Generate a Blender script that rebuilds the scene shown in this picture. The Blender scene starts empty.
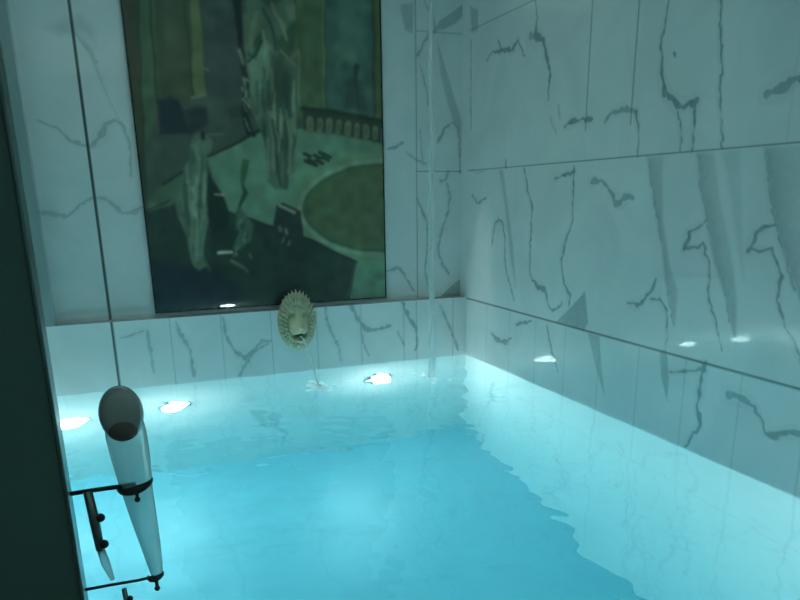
import bpy, bmesh, math, random
import numpy as np
from mathutils import Vector, Matrix

# ------------------------------------------------------------------ camera
H = 1.25                                   # eye height over the water (water surface is z = 0)
F_PX, CX, CY, YAW, PITCH, ROLL = 698.54, 400.0, 399.62, 0.37317, 0.28217, -0.0150
_F = np.array([math.sin(YAW)*math.cos(PITCH), math.cos(YAW)*math.cos(PITCH), -math.sin(PITCH)])
_R = np.array([math.cos(YAW), -math.sin(YAW), 0.0]); _U = np.cross(_R, _F)
_R, _U = _R*math.cos(ROLL)+_U*math.sin(ROLL), -_R*math.sin(ROLL)+_U*math.cos(ROLL)
S = bpy.context.scene
COL = S.collection
cd = bpy.data.cameras.new('camera'); cam = bpy.data.objects.new('camera', cd); COL.objects.link(cam)
cam.matrix_world = Matrix([[_R[0], _U[0], -_F[0], 0], [_R[1], _U[1], -_F[1], 0], [_R[2], _U[2], -_F[2], H], [0, 0, 0, 1]])
cd.sensor_width = 36; cd.sensor_fit = 'HORIZONTAL'; cd.lens = F_PX/800*36
cd.shift_y = (CY-300)/800; cd.clip_start = .02
S.camera = cam
# ------------------------------------------------------------------ world, exposure
W = bpy.data.worlds.new('world'); S.world = W; W.use_nodes = True
W.node_tree.nodes['Background'].inputs[0].default_value = (.3, .6, .6, 1)
W.node_tree.nodes['Background'].inputs[1].default_value = 0.02
vs = S.view_settings; vs.view_transform = 'Standard'; vs.look = 'None'; vs.gamma = 1; vs.use_curve_mapping = False
vs.exposure = 0.0
S.cycles.max_bounces = 16; S.cycles.diffuse_bounces = 5; S.cycles.glossy_bounces = 6; S.cycles.transmission_bounces = 10
S.cycles.caustics_reflective = True; S.cycles.caustics_refractive = True
S.cycles.blur_glossy = 0.3; S.cycles.sample_clamp_indirect = 6
S.cycles.use_denoising = True
try: S.cycles.denoiser = 'OPENIMAGEDENOISE'; S.cycles.denoising_input_passes = 'RGB_ALBEDO_NORMAL'
except Exception: pass

# ------------------------------------------------------------------ dimensions
XR, YB, XL, YU = 2.567, 5.056, -.80, 5.17      # right wall, lower back face, left wall, upper back face
YN, ZC, ZD = 1.02, 3.1, .12                    # near pool edge, ceiling, deck height
Z1, Z2, Z3, ZL = .4595, 1.437, 2.408, .469

def light(name, typ, loc, energy, color, **kw):
    l = bpy.data.lights.new(name, typ); l.energy = energy; l.color = color
    for k, v in kw.items(): setattr(l, k, v)
    o = bpy.data.objects.new(name, l); COL.objects.link(o); o.location = loc
    return o
CEIL_E = 6.0
POOL_STRENGTH = 122.0
la = light('ceiling_light', 'AREA', (.7, 3.75, 3.06), CEIL_E, (.80, 1.0, .93), shape='RECTANGLE', size=1.0, size_y=.5)
light('near_fill', 'AREA', (.9, -.35, 3.05), 4.2, (.8, 1.0, .93), shape='RECTANGLE', size=3.2, size_y=2.5)  # added fill with no fixture, lifts the dark door and near area
light('corner_glow_fill', 'SPOT', (2.12, 4.72, 3.0), 120, (.85, 1, .96), spot_size=math.radians(13), spot_blend=1.0, shadow_soft_size=.03).rotation_euler = (Vector((2.12, 4.72, 3.0))-Vector((2.567, 4.82, -.05))).to_track_quat('Z', 'Y').to_euler()  # added unseen spot standing in for water-thrown light on the corner wall

# ------------------------------------------------------------------ helpers
def hit(px, py, axis, val):
    d = _F+_R*(px-CX)/F_PX-_U*(py-CY)/F_PX
    C = np.array([0, 0, H]); return C+d*(val-C[axis])/d[axis]
def lin(c):
    return tuple((x/255/12.92 if x <= 10 else ((x/255+.055)/1.055)**2.4) for x in c)
def link(o, parent=None):
    COL.objects.link(o)
    if parent: o.parent = parent
    return o
def tag(o, label=None, cat=None, group=None, kind=None):
    for k, v in (('label', label), ('category', cat), ('group', group), ('kind', kind)):
        if v: o[k] = v
    return o
def empty(name, loc, rot=(0, 0, 0)):
    o = bpy.data.objects.new(name, None); o.empty_display_size = .1; o.location = loc; o.rotation_euler = rot
    return link(o)
def obj(name, bm, m, parent=None, smooth=True):
    me = bpy.data.meshes.new(name)
    bmesh.ops.recalc_face_normals(bm, faces=bm.faces)
    bm.to_mesh(me); bm.free()
    if smooth:
        for p in me.polygons: p.use_smooth = True
    me.materials.append(m)
    return link(bpy.data.objects.new(name, me), parent)
def add_box(bm, a, b, bev=0):
    r = bmesh.ops.create_cube(bm, size=1)
    vv = r['verts']
    for v in vv:
        v.co = Vector([(a[i]+b[i])/2+v.co[i]*(b[i]-a[i]) for i in range(3)])
    if bev:
        es = list({e for v in vv for e in v.link_edges})
        bmesh.ops.bevel(bm, geom=es, offset=bev, segments=2, affect='EDGES', profile=.5)
def add_tube(bm, pts, rad, n=12, cap=True):
    pts = [Vector(p) for p in pts]
    if not hasattr(rad, '__len__'): rad = [rad]*len(pts)
    rings = []; up = None
    for i, p in enumerate(pts):
        t = (pts[min(i+1, len(pts)-1)]-pts[max(i-1, 0)]).normalized()
        if up is None: up = t.orthogonal().normalized()
        up = (up-t*up.dot(t)).normalized(); w = t.cross(up)
        r = rad[i]; ra, rb = r if hasattr(r, '__len__') else (r, r)
        rings.append([bm.verts.new(p+up*ra*math.cos(a)+w*rb*math.sin(a)) for a in [2*math.pi*k/n for k in range(n)]])
    for a, b in zip(rings, rings[1:]):
        for k in range(n): bm.faces.new((a[k], a[(k+1) % n], b[(k+1) % n], b[k]))
    if cap:
        bm.faces.new(rings[0]); bm.faces.new(rings[-1][::-1])
def add_lathe(bm, prof, loc, axis='z', n=32):
    """profile (radius, height) revolved about an axis through loc"""
    rings = []
    for r, h in prof:
        ring = []
        for k in range(n):
            a = 2*math.pi*k/n; c, s = r*math.cos(a), r*math.sin(a)
            v = {'z': (c, s, h), 'y': (c, h, s), 'x': (h, c, s)}[axis]
            ring.append(bm.verts.new(Vector(loc)+Vector(v)))
        rings.append(ring)
    for a, b in zip(rings, rings[1:]):
        for k in range(n): bm.faces.new((a[k], a[(k+1) % n], b[(k+1) % n], b[k]))
    bm.faces.new(rings[0]); bm.faces.new(rings[-1][::-1])

# ------------------------------------------------------------------ materials
def mat(name):
    m = bpy.data.materials.new(name); m.use_nodes = True
    return m, m.node_tree, m.node_tree.nodes['Principled BSDF']
def simple(name, col, rough=.4, metal=0, noise=.06, scale=20, coat=0, bump=0, bscale=80):
    m, nt, b = mat(name)
    N = nt.nodes.new('ShaderNodeTexNoise'); N.inputs['Scale'].default_value = scale
    tc = nt.nodes.new('ShaderNodeTexCoord'); nt.links.new(tc.outputs['Object'], N.inputs['Vector'])
    mx = nt.nodes.new('ShaderNodeMix'); mx.data_type = 'RGBA'
    nt.links.new(N.outputs['Fac'], mx.inputs['Factor'])
    mx.inputs['A'].default_value = [max(0, c*(1-noise)) for c in col]+[1]
    mx.inputs['B'].default_value = [min(1, c*(1+noise)) for c in col]+[1]
    nt.links.new(mx.outputs['Result'], b.inputs['Base Color'])
    b.inputs['Roughness'].default_value = rough; b.inputs['Metallic'].default_value = metal
    b.inputs['Coat Weight'].default_value = coat; b.inputs['Coat Roughness'].default_value = .02
    if bump:
        n2 = nt.nodes.new('ShaderNodeTexNoise'); n2.inputs['Scale'].default_value = bscale
        nt.links.new(tc.outputs['Object'], n2.inputs['Vector'])
        bp = nt.nodes.new('ShaderNodeBump'); bp.inputs['Strength'].default_value = bump; bp.inputs['Distance'].default_value = .003
        nt.links.new(n2.outputs['Fac'], bp.inputs['Height']); nt.links.new(bp.outputs['Normal'], b.inputs['Normal'])
    return m
def marble(name, base=(.80, .80, .78), vein=(.13, .22, .23), rough=.03, spec=1.0, cloud=.14):
    """polished marble tile: printed veins and joints come in as the 'vein' and 'joint' surface pattern"""
    m, nt, b = mat(name); L = nt.links
    tc = nt.nodes.new('ShaderNodeTexCoord')
    def attr(n):
        a = nt.nodes.new('ShaderNodeAttribute'); a.attribute_name = n; return a.outputs['Fac']
    n1 = nt.nodes.new('ShaderNodeTexNoise'); n1.inputs['Scale'].default_value = 2.2; n1.inputs['Detail'].default_value = 6
    n1.inputs['Distortion'].default_value = 1.2; L.new(tc.outputs['Object'], n1.inputs['Vector'])
    r1 = nt.nodes.new('ShaderNodeMapRange'); r1.inputs[1].default_value = .35; r1.inputs[2].default_value = .7
    r1.inputs[3].default_value = 0; r1.inputs[4].default_value = cloud; L.new(n1.outputs['Fac'], r1.inputs[0])
    a0 = nt.nodes.new('ShaderNodeMix'); a0.data_type = 'RGBA'; L.new(r1.outputs[0], a0.inputs['Factor'])
    a0.inputs['A'].default_value = (*base, 1); a0.inputs['B'].default_value = (*vein, 1)
    # grain breaks up the veins
    n2 = nt.nodes.new('ShaderNodeTexNoise'); n2.inputs['Scale'].default_value = 28; n2.inputs['Detail'].default_value = 5
    L.new(tc.outputs['Object'], n2.inputs['Vector'])
    r2 = nt.nodes.new('ShaderNodeMapRange'); r2.inputs[1].default_value = .3; r2.inputs[2].default_value = .7
    r2.inputs[3].default_value = .82; r2.inputs[4].default_value = 1.08; L.new(n2.outputs['Fac'], r2.inputs[0])
    mu = nt.nodes.new('ShaderNodeMath'); mu.operation = 'MULTIPLY'; mu.use_clamp = True
    L.new(attr('vein'), mu.inputs[0]); L.new(r2.outputs[0], mu.inputs[1])
    a1 = nt.nodes.new('ShaderNodeMix'); a1.data_type = 'RGBA'; L.new(mu.outputs[0], a1.inputs['Factor'])
    L.new(a0.outputs['Result'], a1.inputs['A']); a1.inputs['B'].default_value = (*vein, 1)
    a2 = nt.nodes.new('ShaderNodeMix'); a2.data_type = 'RGBA'; L.new(attr('joint'), a2.inputs['Factor'])
    L.new(a1.outputs['Result'], a2.inputs['A']); a2.inputs['B'].default_value = (.07, .09, .09, 1)
    L.new(a2.outputs['Result'], b.inputs['Base Color'])
    b.inputs['Roughness'].default_value = rough; b.inputs['Specular IOR Level'].default_value = spec
    return m
M_WALL = marble('polished_marble')
M_POOL = marble('pool_marble', base=(.88, .90, .88), rough=.3, cloud=.05)
M_FLOORTILE = marble('pool_floor_tile', base=(.27, .62, .72), rough=.4, cloud=.08)
M_CREAM = simple('cream_stone', (.50, .47, .32), .55, bump=.5, bscale=90, noise=.2, scale=25)
M_FACE = simple('pale_stone', (.56, .50, .33), .5, bump=.3, bscale=60, noise=.12, scale=30)
M_DARK = simple('dark_mouth', (.03, .03, .02), .6)
M_HEAD_SHADE = simple('head_shade_grey', (.12, .13, .12), .5)  # dark tone imitating the reflection low on the shower head
M_HEAD = simple('grey_shell', (.36, .46, .45), .3, .35)
M_CHROME = simple('chrome', (.62, .66, .66), .12, 1)
M_GREY = simple('brushed_grey_metal', (.22, .28, .28), .28, .9)
M_BLACKM = simple('dark_gunmetal', (.035, .06, .06), .3, .6)
M_DOOR = simple('dark_green_door', (.085, .19, .17), .35, noise=.25, scale=3)
M_EDGE = simple('door_edge_metal', (.16, .24, .24), .3, .7)
M_FRAME = simple('black_frame', (.012, .015, .015), .2)
M_CEIL = simple('ceiling_paint', (.62, .64, .62), .8)
M_DECK = simple('deck_tile', (.45, .47, .45), .25, scale=4, noise=.15)
M_PILLAR = marble('pillar_marble', base=(.30, .36, .35), rough=.08)
M_FOAM, nt, b = mat('foam'); tl = nt.nodes.new('ShaderNodeBsdfTranslucent'); tl.inputs[0].default_value = (.98, 1, 1, 1)
b.inputs['Base Color'].default_value = (.95, 1, 1, 1); b.inputs['Roughness'].default_value = .4; mxs = nt.nodes.new('ShaderNodeMixShader'); mxs.inputs[0].default_value = .8
nt.links.new(b.outputs[0], mxs.inputs[1]); nt.links.new(tl.outputs[0], mxs.inputs[2]); nt.links.new(mxs.outputs[0], nt.nodes['Material Output'].inputs['Surface'])

m, nt, b = mat('pool_water'); M_WATER = m
nt.nodes.remove(b)
g = nt.nodes.new('ShaderNodeBsdfGlass'); g.inputs['IOR'].default_value = 1.333; g.inputs['Roughness'].default_value = 0
g.inputs['Color'].default_value = (1, 1, 1, 1)
va = nt.nodes.new('ShaderNodeVolumeAbsorption'); va.inputs['Color'].default_value = (.56, .91, .96, 1); va.inputs['Density'].default_value = .42
out = nt.nodes['Material Output']; nt.links.new(g.outputs[0], out.inputs['Surface']); nt.links.new(va.outputs[0], out.inputs['Volume'])
m, nt, b = mat('falling_water'); M_COLUMN = m
b.inputs['Transmission Weight'].default_value = .45; b.inputs['Base Color'].default_value = (.95, 1, 1, 1); b.inputs['Roughness'].default_value = .1; b.inputs['IOR'].default_value = 1.12
b.inputs['Alpha'].default_value = .6
m, nt, b = mat('lamp_lens'); M_LENS = m
b.inputs['Base Color'].default_value = (.8, .9, .9, 1)
b.inputs['Emission Color'].default_value = (.78, .98, .96, 1); b.inputs['Emission Strength'].default_value = POOL_STRENGTH

# ------------------------------------------------------------------ patterned marble surfaces
class Sheet:
    """a wall face on a fine grid that carries the printed vein and joint pattern of its tiles"""
    def __init__(s, u0, u1, v0, v1, step):
        s.nu = int(round((u1-u0)/step)); s.nv = int(round((v1-v0)/step))
        s.u = np.linspace(u0, u1, s.nu+1); s.v = np.linspace(v0, v1, s.nv+1); s.step = step
        s.vein = np.zeros((s.nv+1, s.nu+1)); s.joint = np.zeros_like(s.vein)
    def win(s, a0, a1, b0, b1):
        i0, i1 = np.searchsorted(s.u, [a0, a1]); j0, j1 = np.searchsorted(s.v, [b0, b1])
        return slice(j0, j1), slice(i0, i1)
    def line(s, pts, w, k=1.0, which='vein', rough=0):
        A = getattr(s, which)
        pts = [np.array(p, float) for p in pts]
        ws = w if hasattr(w, '__len__') else [w]*len(pts)
        if rough:
            rs = np.random.RandomState(abs(int(pts[0][0]*1000+pts[0][1]*777)) % 100000); q = []; qw = []
            for i in range(len(pts)-1):
                n = max(2, int(np.linalg.norm(pts[i+1]-pts[i])/.022))
                for j in range(n):
                    t = j/n; q.append(pts[i]*(1-t)+pts[i+1]*t+(rs.randn(2)*rough if (i or j) else 0)); qw.append((ws[i]*(1-t)+ws[i+1]*t)*rs.uniform(.35, 1.5))
            q.append(pts[-1]); qw.append(ws[-1]); pts, ws = q, qw
            s.line([p+np.array([s.step*.5, 0]) for p in pts[::3]], [x*2.2+.012 for x in ws[::3]], k*.13)
        for a, c, wa, wb in zip(pts, pts[1:], ws, ws[1:]):
            r = max(wa, wb)+2*s.step
            J, I = s.win(min(a[0], c[0])-r, max(a[0], c[0])+r, min(a[1], c[1])-r, max(a[1], c[1])+r)
            uu, vv = np.meshgrid(s.u[I], s.v[J])
            if uu.size == 0: continue
            d = c-a; L2 = max(d@d, 1e-9); t = np.clip(((uu-a[0])*d[0]+(vv-a[1])*d[1])/L2, 0, 1)
            dist = np.hypot(uu-a[0]-t*d[0], vv-a[1]-t*d[1]); ww = wa*(1-t)+wb*t
            A[J, I] = np.maximum(A[J, I], k*np.clip((ww*.5+s.step*.6-dist)/(s.step*1.0), 0, 1)*np.clip(ww/s.step+.15, 0, 1))
    def poly(s, pts, k=.5, soft=.012, fade=None, reach=.06):
        P = np.array(pts, float)
        J, I = s.win(P[:, 0].min()-soft*2, P[:, 0].max()+soft*2, P[:, 1].min()-soft*2, P[:, 1].max()+soft*2)
        uu, vv = np.meshgrid(s.u[I], s.v[J])
        if uu.size == 0: return
        ins = np.zeros(uu.shape, bool); dm = np.full(uu.shape, 9.)
        n = len(P)
        for i in range(n):
            a, c = P[i], P[(i+1) % n]
            cond = ((a[1] > vv) != (c[1] > vv)) & (uu < (c[0]-a[0])*(vv-a[1])/((c[1]-a[1]) or 1e-9)+a[0]); ins ^= cond
            d = c-a; t = np.clip(((uu-a[0])*d[0]+(vv-a[1])*d[1])/max(d@d, 1e-9), 0, 1)
            dm = np.minimum(dm, np.hypot(uu-a[0]-t*d[0], vv-a[1]-t*d[1]))
        sd = np.where(ins, dm, -dm)
        kk = k
        if fade is not None:                    # colour of the band is strongest along this edge and thins away from it
            dm = np.full(uu.shape, 9.); E = [np.array(p, float) for p in fade]
            for a, c in zip(E, E[1:]):
                d = c-a; t = np.clip(((uu-a[0])*d[0]+(vv-a[1])*d[1])/max(d@d, 1e-9), 0, 1)
                dm = np.minimum(dm, np.hypot(uu-a[0]-t*d[0], vv-a[1]-t*d[1]))
            kk = k*(.25+.75*np.exp(-(dm/reach)**1.3))
        s.vein[J, I] = np.maximum(s.vein[J, I], kk*np.clip(.5+sd/soft, 0, 1))
    def build(s, name, m, to3, flip=False, back=None, extra=None):
        uu, vv = np.meshgrid(s.u, s.v)
        co = to3(uu.ravel(), vv.ravel()).astype('f4')
        w = s.nu+1
        j, i = np.meshgrid(np.arange(s.nv), np.arange(s.nu), indexing='ij'); a = (j*w+i).ravel()
        q = np.stack([a, a+1, a+w+1, a+w], 1)
        if flip: q = q[:, ::-1]
        nbase = len(co)
        if back is not None:                    # body of the wall behind the tiled face
            c = [0, s.nu, w*s.nv+s.nu, w*s.nv]; bk = co[c]+np.array(back, 'f4')
            co = np.vstack([co, bk]); b0 = nbase
            ex = [[c[k], c[(k+1) % 4], b0+(k+1) % 4, b0+k] for k in range(4)]+[[b0+3, b0+2, b0+1, b0]]
            q = np.vstack([q, ex])
        me = bpy.data.meshes.new(name); me.vertices.add(len(co)); me.vertices.foreach_set('co', co.ravel())
        me.loops.add(q.size); me.loops.foreach_set('vertex_index', q.ravel().astype('i4'))
        me.polygons.add(len(q)); me.polygons.foreach_set('loop_start', np.arange(len(q), dtype='i4')*4)
        me.update(calc_edges=True)
        for nm in ('vein', 'joint'):
            at = me.attributes.new(nm, 'FLOAT', 'POINT'); v = np.zeros(len(co), 'f4'); v[:nbase] = getattr(s, nm).ravel(); at.data.foreach_set('value', v)
        me.materials.append(m)
        return link(bpy.data.objects.new(name, me))

def random_veins(sh, u0, u1, v0, v1, n, seed, k=.6):
    rs = random.Random(seed)
    for _ in range(n):
        u, v = rs.uniform(u0, u1), rs.uniform(v0, v1); pts = [(u, v)]; du, dv = rs.uniform(-.3, .3), -1
        for _ in range(rs.randint(5, 12)):
            u += du*.09+rs.uniform(-.03, .03); v += dv*.09
            if rs.random() < .2: u += rs.choice([-1, 1])*.08; v += .02
            pts.append((u, v))
        sh.line(pts, [rs.uniform(.004, .016) for _ in pts], k, rough=.004)
        if rs.random() < .4:
            a = pts[0]; L = rs.uniform(.4, .8)
            sh.poly([a, (a[0]+.08, a[1]), (a[0]+.13, a[1]-L*.7), (a[0]+.11, a[1]-L), (a[0]+.05, a[1]-L*.5)], .3, .03)

# ---- right wall: u = depth y, v = height z
G = .0065
R_ = Sheet(YN, YU, -.02, 2.9, G)
def RP(pts): return [(lambda h: (h[1], h[2]))(hit(x, y, 0, XR)) for x, y in pts]
def r(pts, w=2, k=.8, rough=.0045):        # vein; widths in photo pixels at that distance
    q = RP(pts); ws = w if hasattr(w, '__len__') else [w]*len(pts)
    sc = [math.hypot(a, XR)*1.0/F_PX for a, _ in q]
    R_.line(q, [a*c for a, c in zip(ws, sc)], k, rough=rough)
def rw(pts, k=.45, soft=.022, fade=None): R_.poly(RP(pts), k, soft, RP(fade) if fade else None, .075)
def rj(y, z0, z1, k=.55, w=.004): R_.line([(y, z0), (y, z1)], w, k, 'joint')
# horizontal joints
R_.line([(YN, Z1), (YB, Z1)], .010, .95, 'joint'); R_.line([(YN, Z2), (YB, Z2)], .006, .7, 'joint'); R_.line([(YN, Z3), (YB, Z3)], .006, .6, 'joint')
for y in np.arange(YB-.35, YN, -.345): rj(y, 0, Z1, .5)
for y in (3.58, 3.19): rj(y, 1.6, 2.8, .8, .006)
rj(2.22, Z2, 2.6, .25)
for y in (4.74, 4.33): rj(y, 1.0, Z2, .15)
# upper row
r([(535, 0), (537, 20), (535, 36), (543, 40), (548, 60), (550, 76), (548, 100)], [1, 1, 6, 3, 3, 3, 1.5]); r([(531, 36), (540, 37)], 6, .6)
r([(551, 118), (556, 135)], 1.2, .4); r([(487, 60), (493, 52), (505, 50), (513, 48), (518, 41)], [2, 2, 3.5, 3.5, 3]); r([(498, 40), (501, 48)], 1.2); r([(519, 43), (525, 56)], 1.2)
r([(565, 127), (573, 121), (592, 119)], [2, 4, 3]); r([(558, 105), (560, 118)], 2, .35)
r([(605, 122), (612, 113), (624, 110), (636, 112)], [2, 6, 6, 5], .6); r([(636, 112), (639, 130), (638, 156)], [4, 1.5, 1.2])
r([(669, 0), (666, 20), (661, 42), (661, 60), (663, 78), (665, 92), (673, 99), (680, 108), (690, 104), (697, 100)], [1, 2, 2, 3, 3, 5, 3, 5, 6, 5])
r([(695, 102), (694, 128), (692, 150)], [5, 1.6, 2]); r([(678, 112), (682, 135), (680, 151)], 1.7)
r([(721, 0), (721, 30), (722, 66), (720, 90), (721, 112), (722, 148)], [2, 2.4, 1.5, 3, 1.5, 1.5]); r([(674, 53), (675, 56)], 2.5)
r([(767, 94), (777, 90), (786, 87), (790, 81), (800, 77)], [7, 10, 6, 5, 4], .6, .001)
r([(471, 40), (471, 130)], 1.2, .6); rw([(470, 6), (478, 10), (478, 30), (472, 33)], .5)
# middle row
r([(506, 168), (506, 160)], 1.6); r([(471, 170), (477, 172), (486, 171)], 1.5, .3)
r([(472, 195), (478, 203), (486, 198)], [1.5, 2.5, 2]); r([(524, 168), (528, 190), (532, 206), (530, 250), (530, 275), (537, 286), (545, 289), (547, 300)], [1.5, 2.5, 2.5, 1.5, 2, 4, 6, 3])
r([(547, 300), (552, 312), (562, 303)], [1.5, 2.5, 1.5]); r([(574, 167), (573, 195), (573, 220), (566, 240), (561, 262), (564, 284), (570, 295), (569, 306)], [2, 2, 1.8, 2.6, 2, 2, 2.5, 1.5])
rw([(499, 170), (505, 205), (510, 255), (516, 290), (513, 245), (507, 200), (503, 170)], .4)
r([(492, 245), (494, 226), (499, 219), (503, 224), (505, 240), (505, 265), (510, 285), (514, 300)], 1.6)
r([(555, 179), (574, 171)], [1.5, 3.5]); rw([(556, 322), (573, 305), (585, 291), (588, 322), (584, 331), (572, 327)], .62, .01)
r([(592, 182), (603, 181), (611, 192), (617, 203), (625, 197), (633, 198)], [6, 3.5, 3, 6, 5, 4], .6)
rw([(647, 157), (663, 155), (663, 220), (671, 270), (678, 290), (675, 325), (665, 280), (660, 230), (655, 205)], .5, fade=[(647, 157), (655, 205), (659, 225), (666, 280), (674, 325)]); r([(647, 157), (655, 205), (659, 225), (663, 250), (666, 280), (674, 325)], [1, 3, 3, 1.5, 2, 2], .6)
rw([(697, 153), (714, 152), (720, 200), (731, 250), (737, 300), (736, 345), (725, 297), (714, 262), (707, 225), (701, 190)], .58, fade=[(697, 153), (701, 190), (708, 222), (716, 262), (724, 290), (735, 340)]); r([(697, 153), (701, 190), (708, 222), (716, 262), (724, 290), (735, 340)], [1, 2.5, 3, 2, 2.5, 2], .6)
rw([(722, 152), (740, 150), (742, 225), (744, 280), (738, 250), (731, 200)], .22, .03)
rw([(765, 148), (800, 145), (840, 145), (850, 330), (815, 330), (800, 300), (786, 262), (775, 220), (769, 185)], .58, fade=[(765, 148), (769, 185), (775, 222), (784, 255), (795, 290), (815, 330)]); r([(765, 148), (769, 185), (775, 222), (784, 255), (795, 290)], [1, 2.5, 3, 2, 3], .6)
r([(684, 249), (690, 233), (700, 226), (706, 220)], [4, 2.5, 3, 2]); r([(684, 248), (693, 247), (703, 244), (709, 262), (708, 295), (715, 320), (722, 350)], [3, 2, 2, 3, 2.5, 2, 1.5])
r([(748, 251), (757, 233), (764, 229), (775, 225)], [4, 3, 2.5, 2]); r([(748, 250), (760, 250), (771, 249), (781, 272), (777, 300), (785, 326), (797, 350), (805, 372)], [3, 2, 2, 3, 2.5, 2.5, 2, 2])
r([(628, 303), (640, 305), (646, 296), (653, 289), (656, 279)], [2, 5, 3, 3, 2]); r([(651, 299), (660, 299), (666, 308), (667, 335), (665, 352)], [2.5, 2, 2, 1.5, 1.5])
r([(800, 80), (820, 70), (840, 90)], 4)
# band above the water
r([(516, 325), (522, 323), (531, 321)], [2, 3.5, 2]); r([(491, 332), (497, 340), (506, 342), (511, 338)], [1.5, 5, 5, 2]); r([(547, 325), (551, 350), (558, 372)], [2, 3, 1])
rw([(588, 333), (599, 336), (602, 370), (605, 397), (597, 372)], .45, .01); rw([(660, 350), (667, 352), (669, 380), (667, 402), (661, 375)], .5, .01)
r([(670, 372), (680, 371), (692, 371), (703, 369), (706, 362)], [2, 3.5, 4, 4, 3]); r([(704, 366), (700, 385), (697, 405), (700, 427), (692, 437), (685, 447)], [4, 4, 5, 4, 2, 1.5])
r([(729, 395), (738, 396), (748, 402), (755, 408), (762, 423), (766, 434)], [6, 6, 5, 3, 2, 3]); r([(766, 434), (775, 438), (785, 433), (800, 434)], [4, 7, 6, 6]); r([(800, 434), (812, 470), (820, 500)], 3)
random_veins(R_, YN, 1.9, .1, 2.8, 14, 5)
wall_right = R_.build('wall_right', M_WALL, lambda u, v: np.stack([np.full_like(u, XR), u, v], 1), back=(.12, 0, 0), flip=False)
tag(wall_right, kind='structure')
# the tiled lining under water
P1 = Sheet(YN, YB, -2.7, -.02, .012)
for y in np.arange(YB-.35, YN, -.345): P1.line([(y, -2.7), (y, 0)], .004, .35, 'joint')
P1.line([(YN, -.55), (YB, -.55)], .005, .25, 'joint'); random_veins(P1, YN, YB, -1.9, 0, 30, 9, .15)
tag(P1.build('wall_pool_right', M_POOL, lambda u, v: np.stack([np.full_like(u, XR), u, v], 1), back=(.12, 0, 0)), kind='structure')

# ---- back wall, upper face (y = YU): u = x, v = z
B_ = Sheet(XL, XR, ZL, 2.9, G)
def BP(pts, y): return [(lambda h: (h[0], h[2]))(hit(px, py, 1, y)) for px, py in pts]
def bk(sh, y, pts, w=2, k=.75, rough=.003):
    q = BP(pts, y); ws = w if hasattr(w, '__len__') else [w]*len(pts)
    sh.line(q, [a*5.1/F_PX for a in ws], k, rough=rough)
def b_(pts, w=2, k=.75, rough=.003): bk(B_, YU, pts, w, k, rough)
def bw(pts, k=.4, soft=.02): B_.poly(BP(pts, YU), k, soft)
xj = hit(89, 155, 1, YU)[0]; xe = hit(416.5, 150, 1, YU)[0]
B_.line([(xj, ZL), (xj, 2.9)], .017, 1, 'joint'); B_.line([(xe, ZL), (xe, 2.9)], .006, .7, 'joint')
B_.line([(xe, Z2), (XR, Z2)], .006, .7, 'joint'); B_.line([(xe, Z3), (XR, Z3)], .006, .5, 'joint')
bw([(46, 28), (60, 20), (80, 14), (93, 28), (95, 46), (84, 32), (60, 36)], .25, .05); b_([(76, 34), (88, 50), (97, 62)], 2, .4)
bw([(78, 30), (92, 48), (100, 75), (112, 105), (125, 130), (131, 150), (117, 118), (103, 88), (88, 52)], .28, .02)
b_([(37, 120), (58, 128), (70, 141), (90, 147), (100, 138), (106, 125), (114, 119), (124, 126), (130, 145), (131, 176)], [2, 2, 3, 4, 4, 4, 2, 2, 2, 2], .42)
b_([(43, 213), (60, 214), (68, 216), (80, 205), (93, 197), (108, 200), (123, 213), (135, 212), (143, 207)], [3, 5, 3, 2, 2, 4, 3, 4, 2], .4)
bw([(57, 316), (130, 312), (150, 311), (150, 305), (100, 308), (70, 309)], .2, .02)
bw([(400, 5), (414, 2), (413, 34), (405, 30)], .45); b_([(418, 55), (424, 42), (433, 31)], [3, 4, 5], .6); bw([(434, 31), (440, 20), (450, 14), (464, 3), (469, 10), (455, 24), (444, 29)], .55, .01)
b_([(424, 0), (432, 16), (436, 32)], [1.5, 2, 2], .5)
bw([(437, 40), (444, 62), (452, 90), (462, 122), (467, 150), (466, 168), (458, 135), (448, 105), (441, 75)], .4, .012)
b_([(388, 149), (395, 147), (402, 143)], [1.5, 4, 4], .6); b_([(406, 152), (415, 159), (426, 164)], 2, .5); b_([(420, 65), (427, 90), (428, 105)], 1.5, .5)
b_([(438, 142), (446, 128), (453, 122), (458, 128), (460, 150), (460, 172)], [3, 2, 2, 2, 2.4, 3], .6)
b_([(441, 181), (446, 180), (448, 172)], 3, .5); b_([(420, 130), (423, 165)], 2, .4)
b_([(417, 198), (420, 206), (427, 222), (428, 242), (425, 268), (429, 290)], [1, 2, 2.5, 2, 1.5, 1.5], .6)
b_([(447, 183), (450, 195), (448, 212), (441, 232), (438, 252), (443, 266), (449, 274)], [2, 2.5, 2, 3, 1.5, 2.5, 2], .6)
b_([(386, 271), (394, 269), (400, 268), (404, 275), (414, 291)], [1.5, 3, 3, 2, 2], .6); bw([(438, 299), (452, 285), (463, 277), (464, 296), (452, 299)], .55, .01)
tag(B_.build('wall_back', M_WALL, lambda u, v: np.stack([u, np.full_like(u, YU), v], 1), back=(0, .12, 0)), kind='structure')
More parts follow.
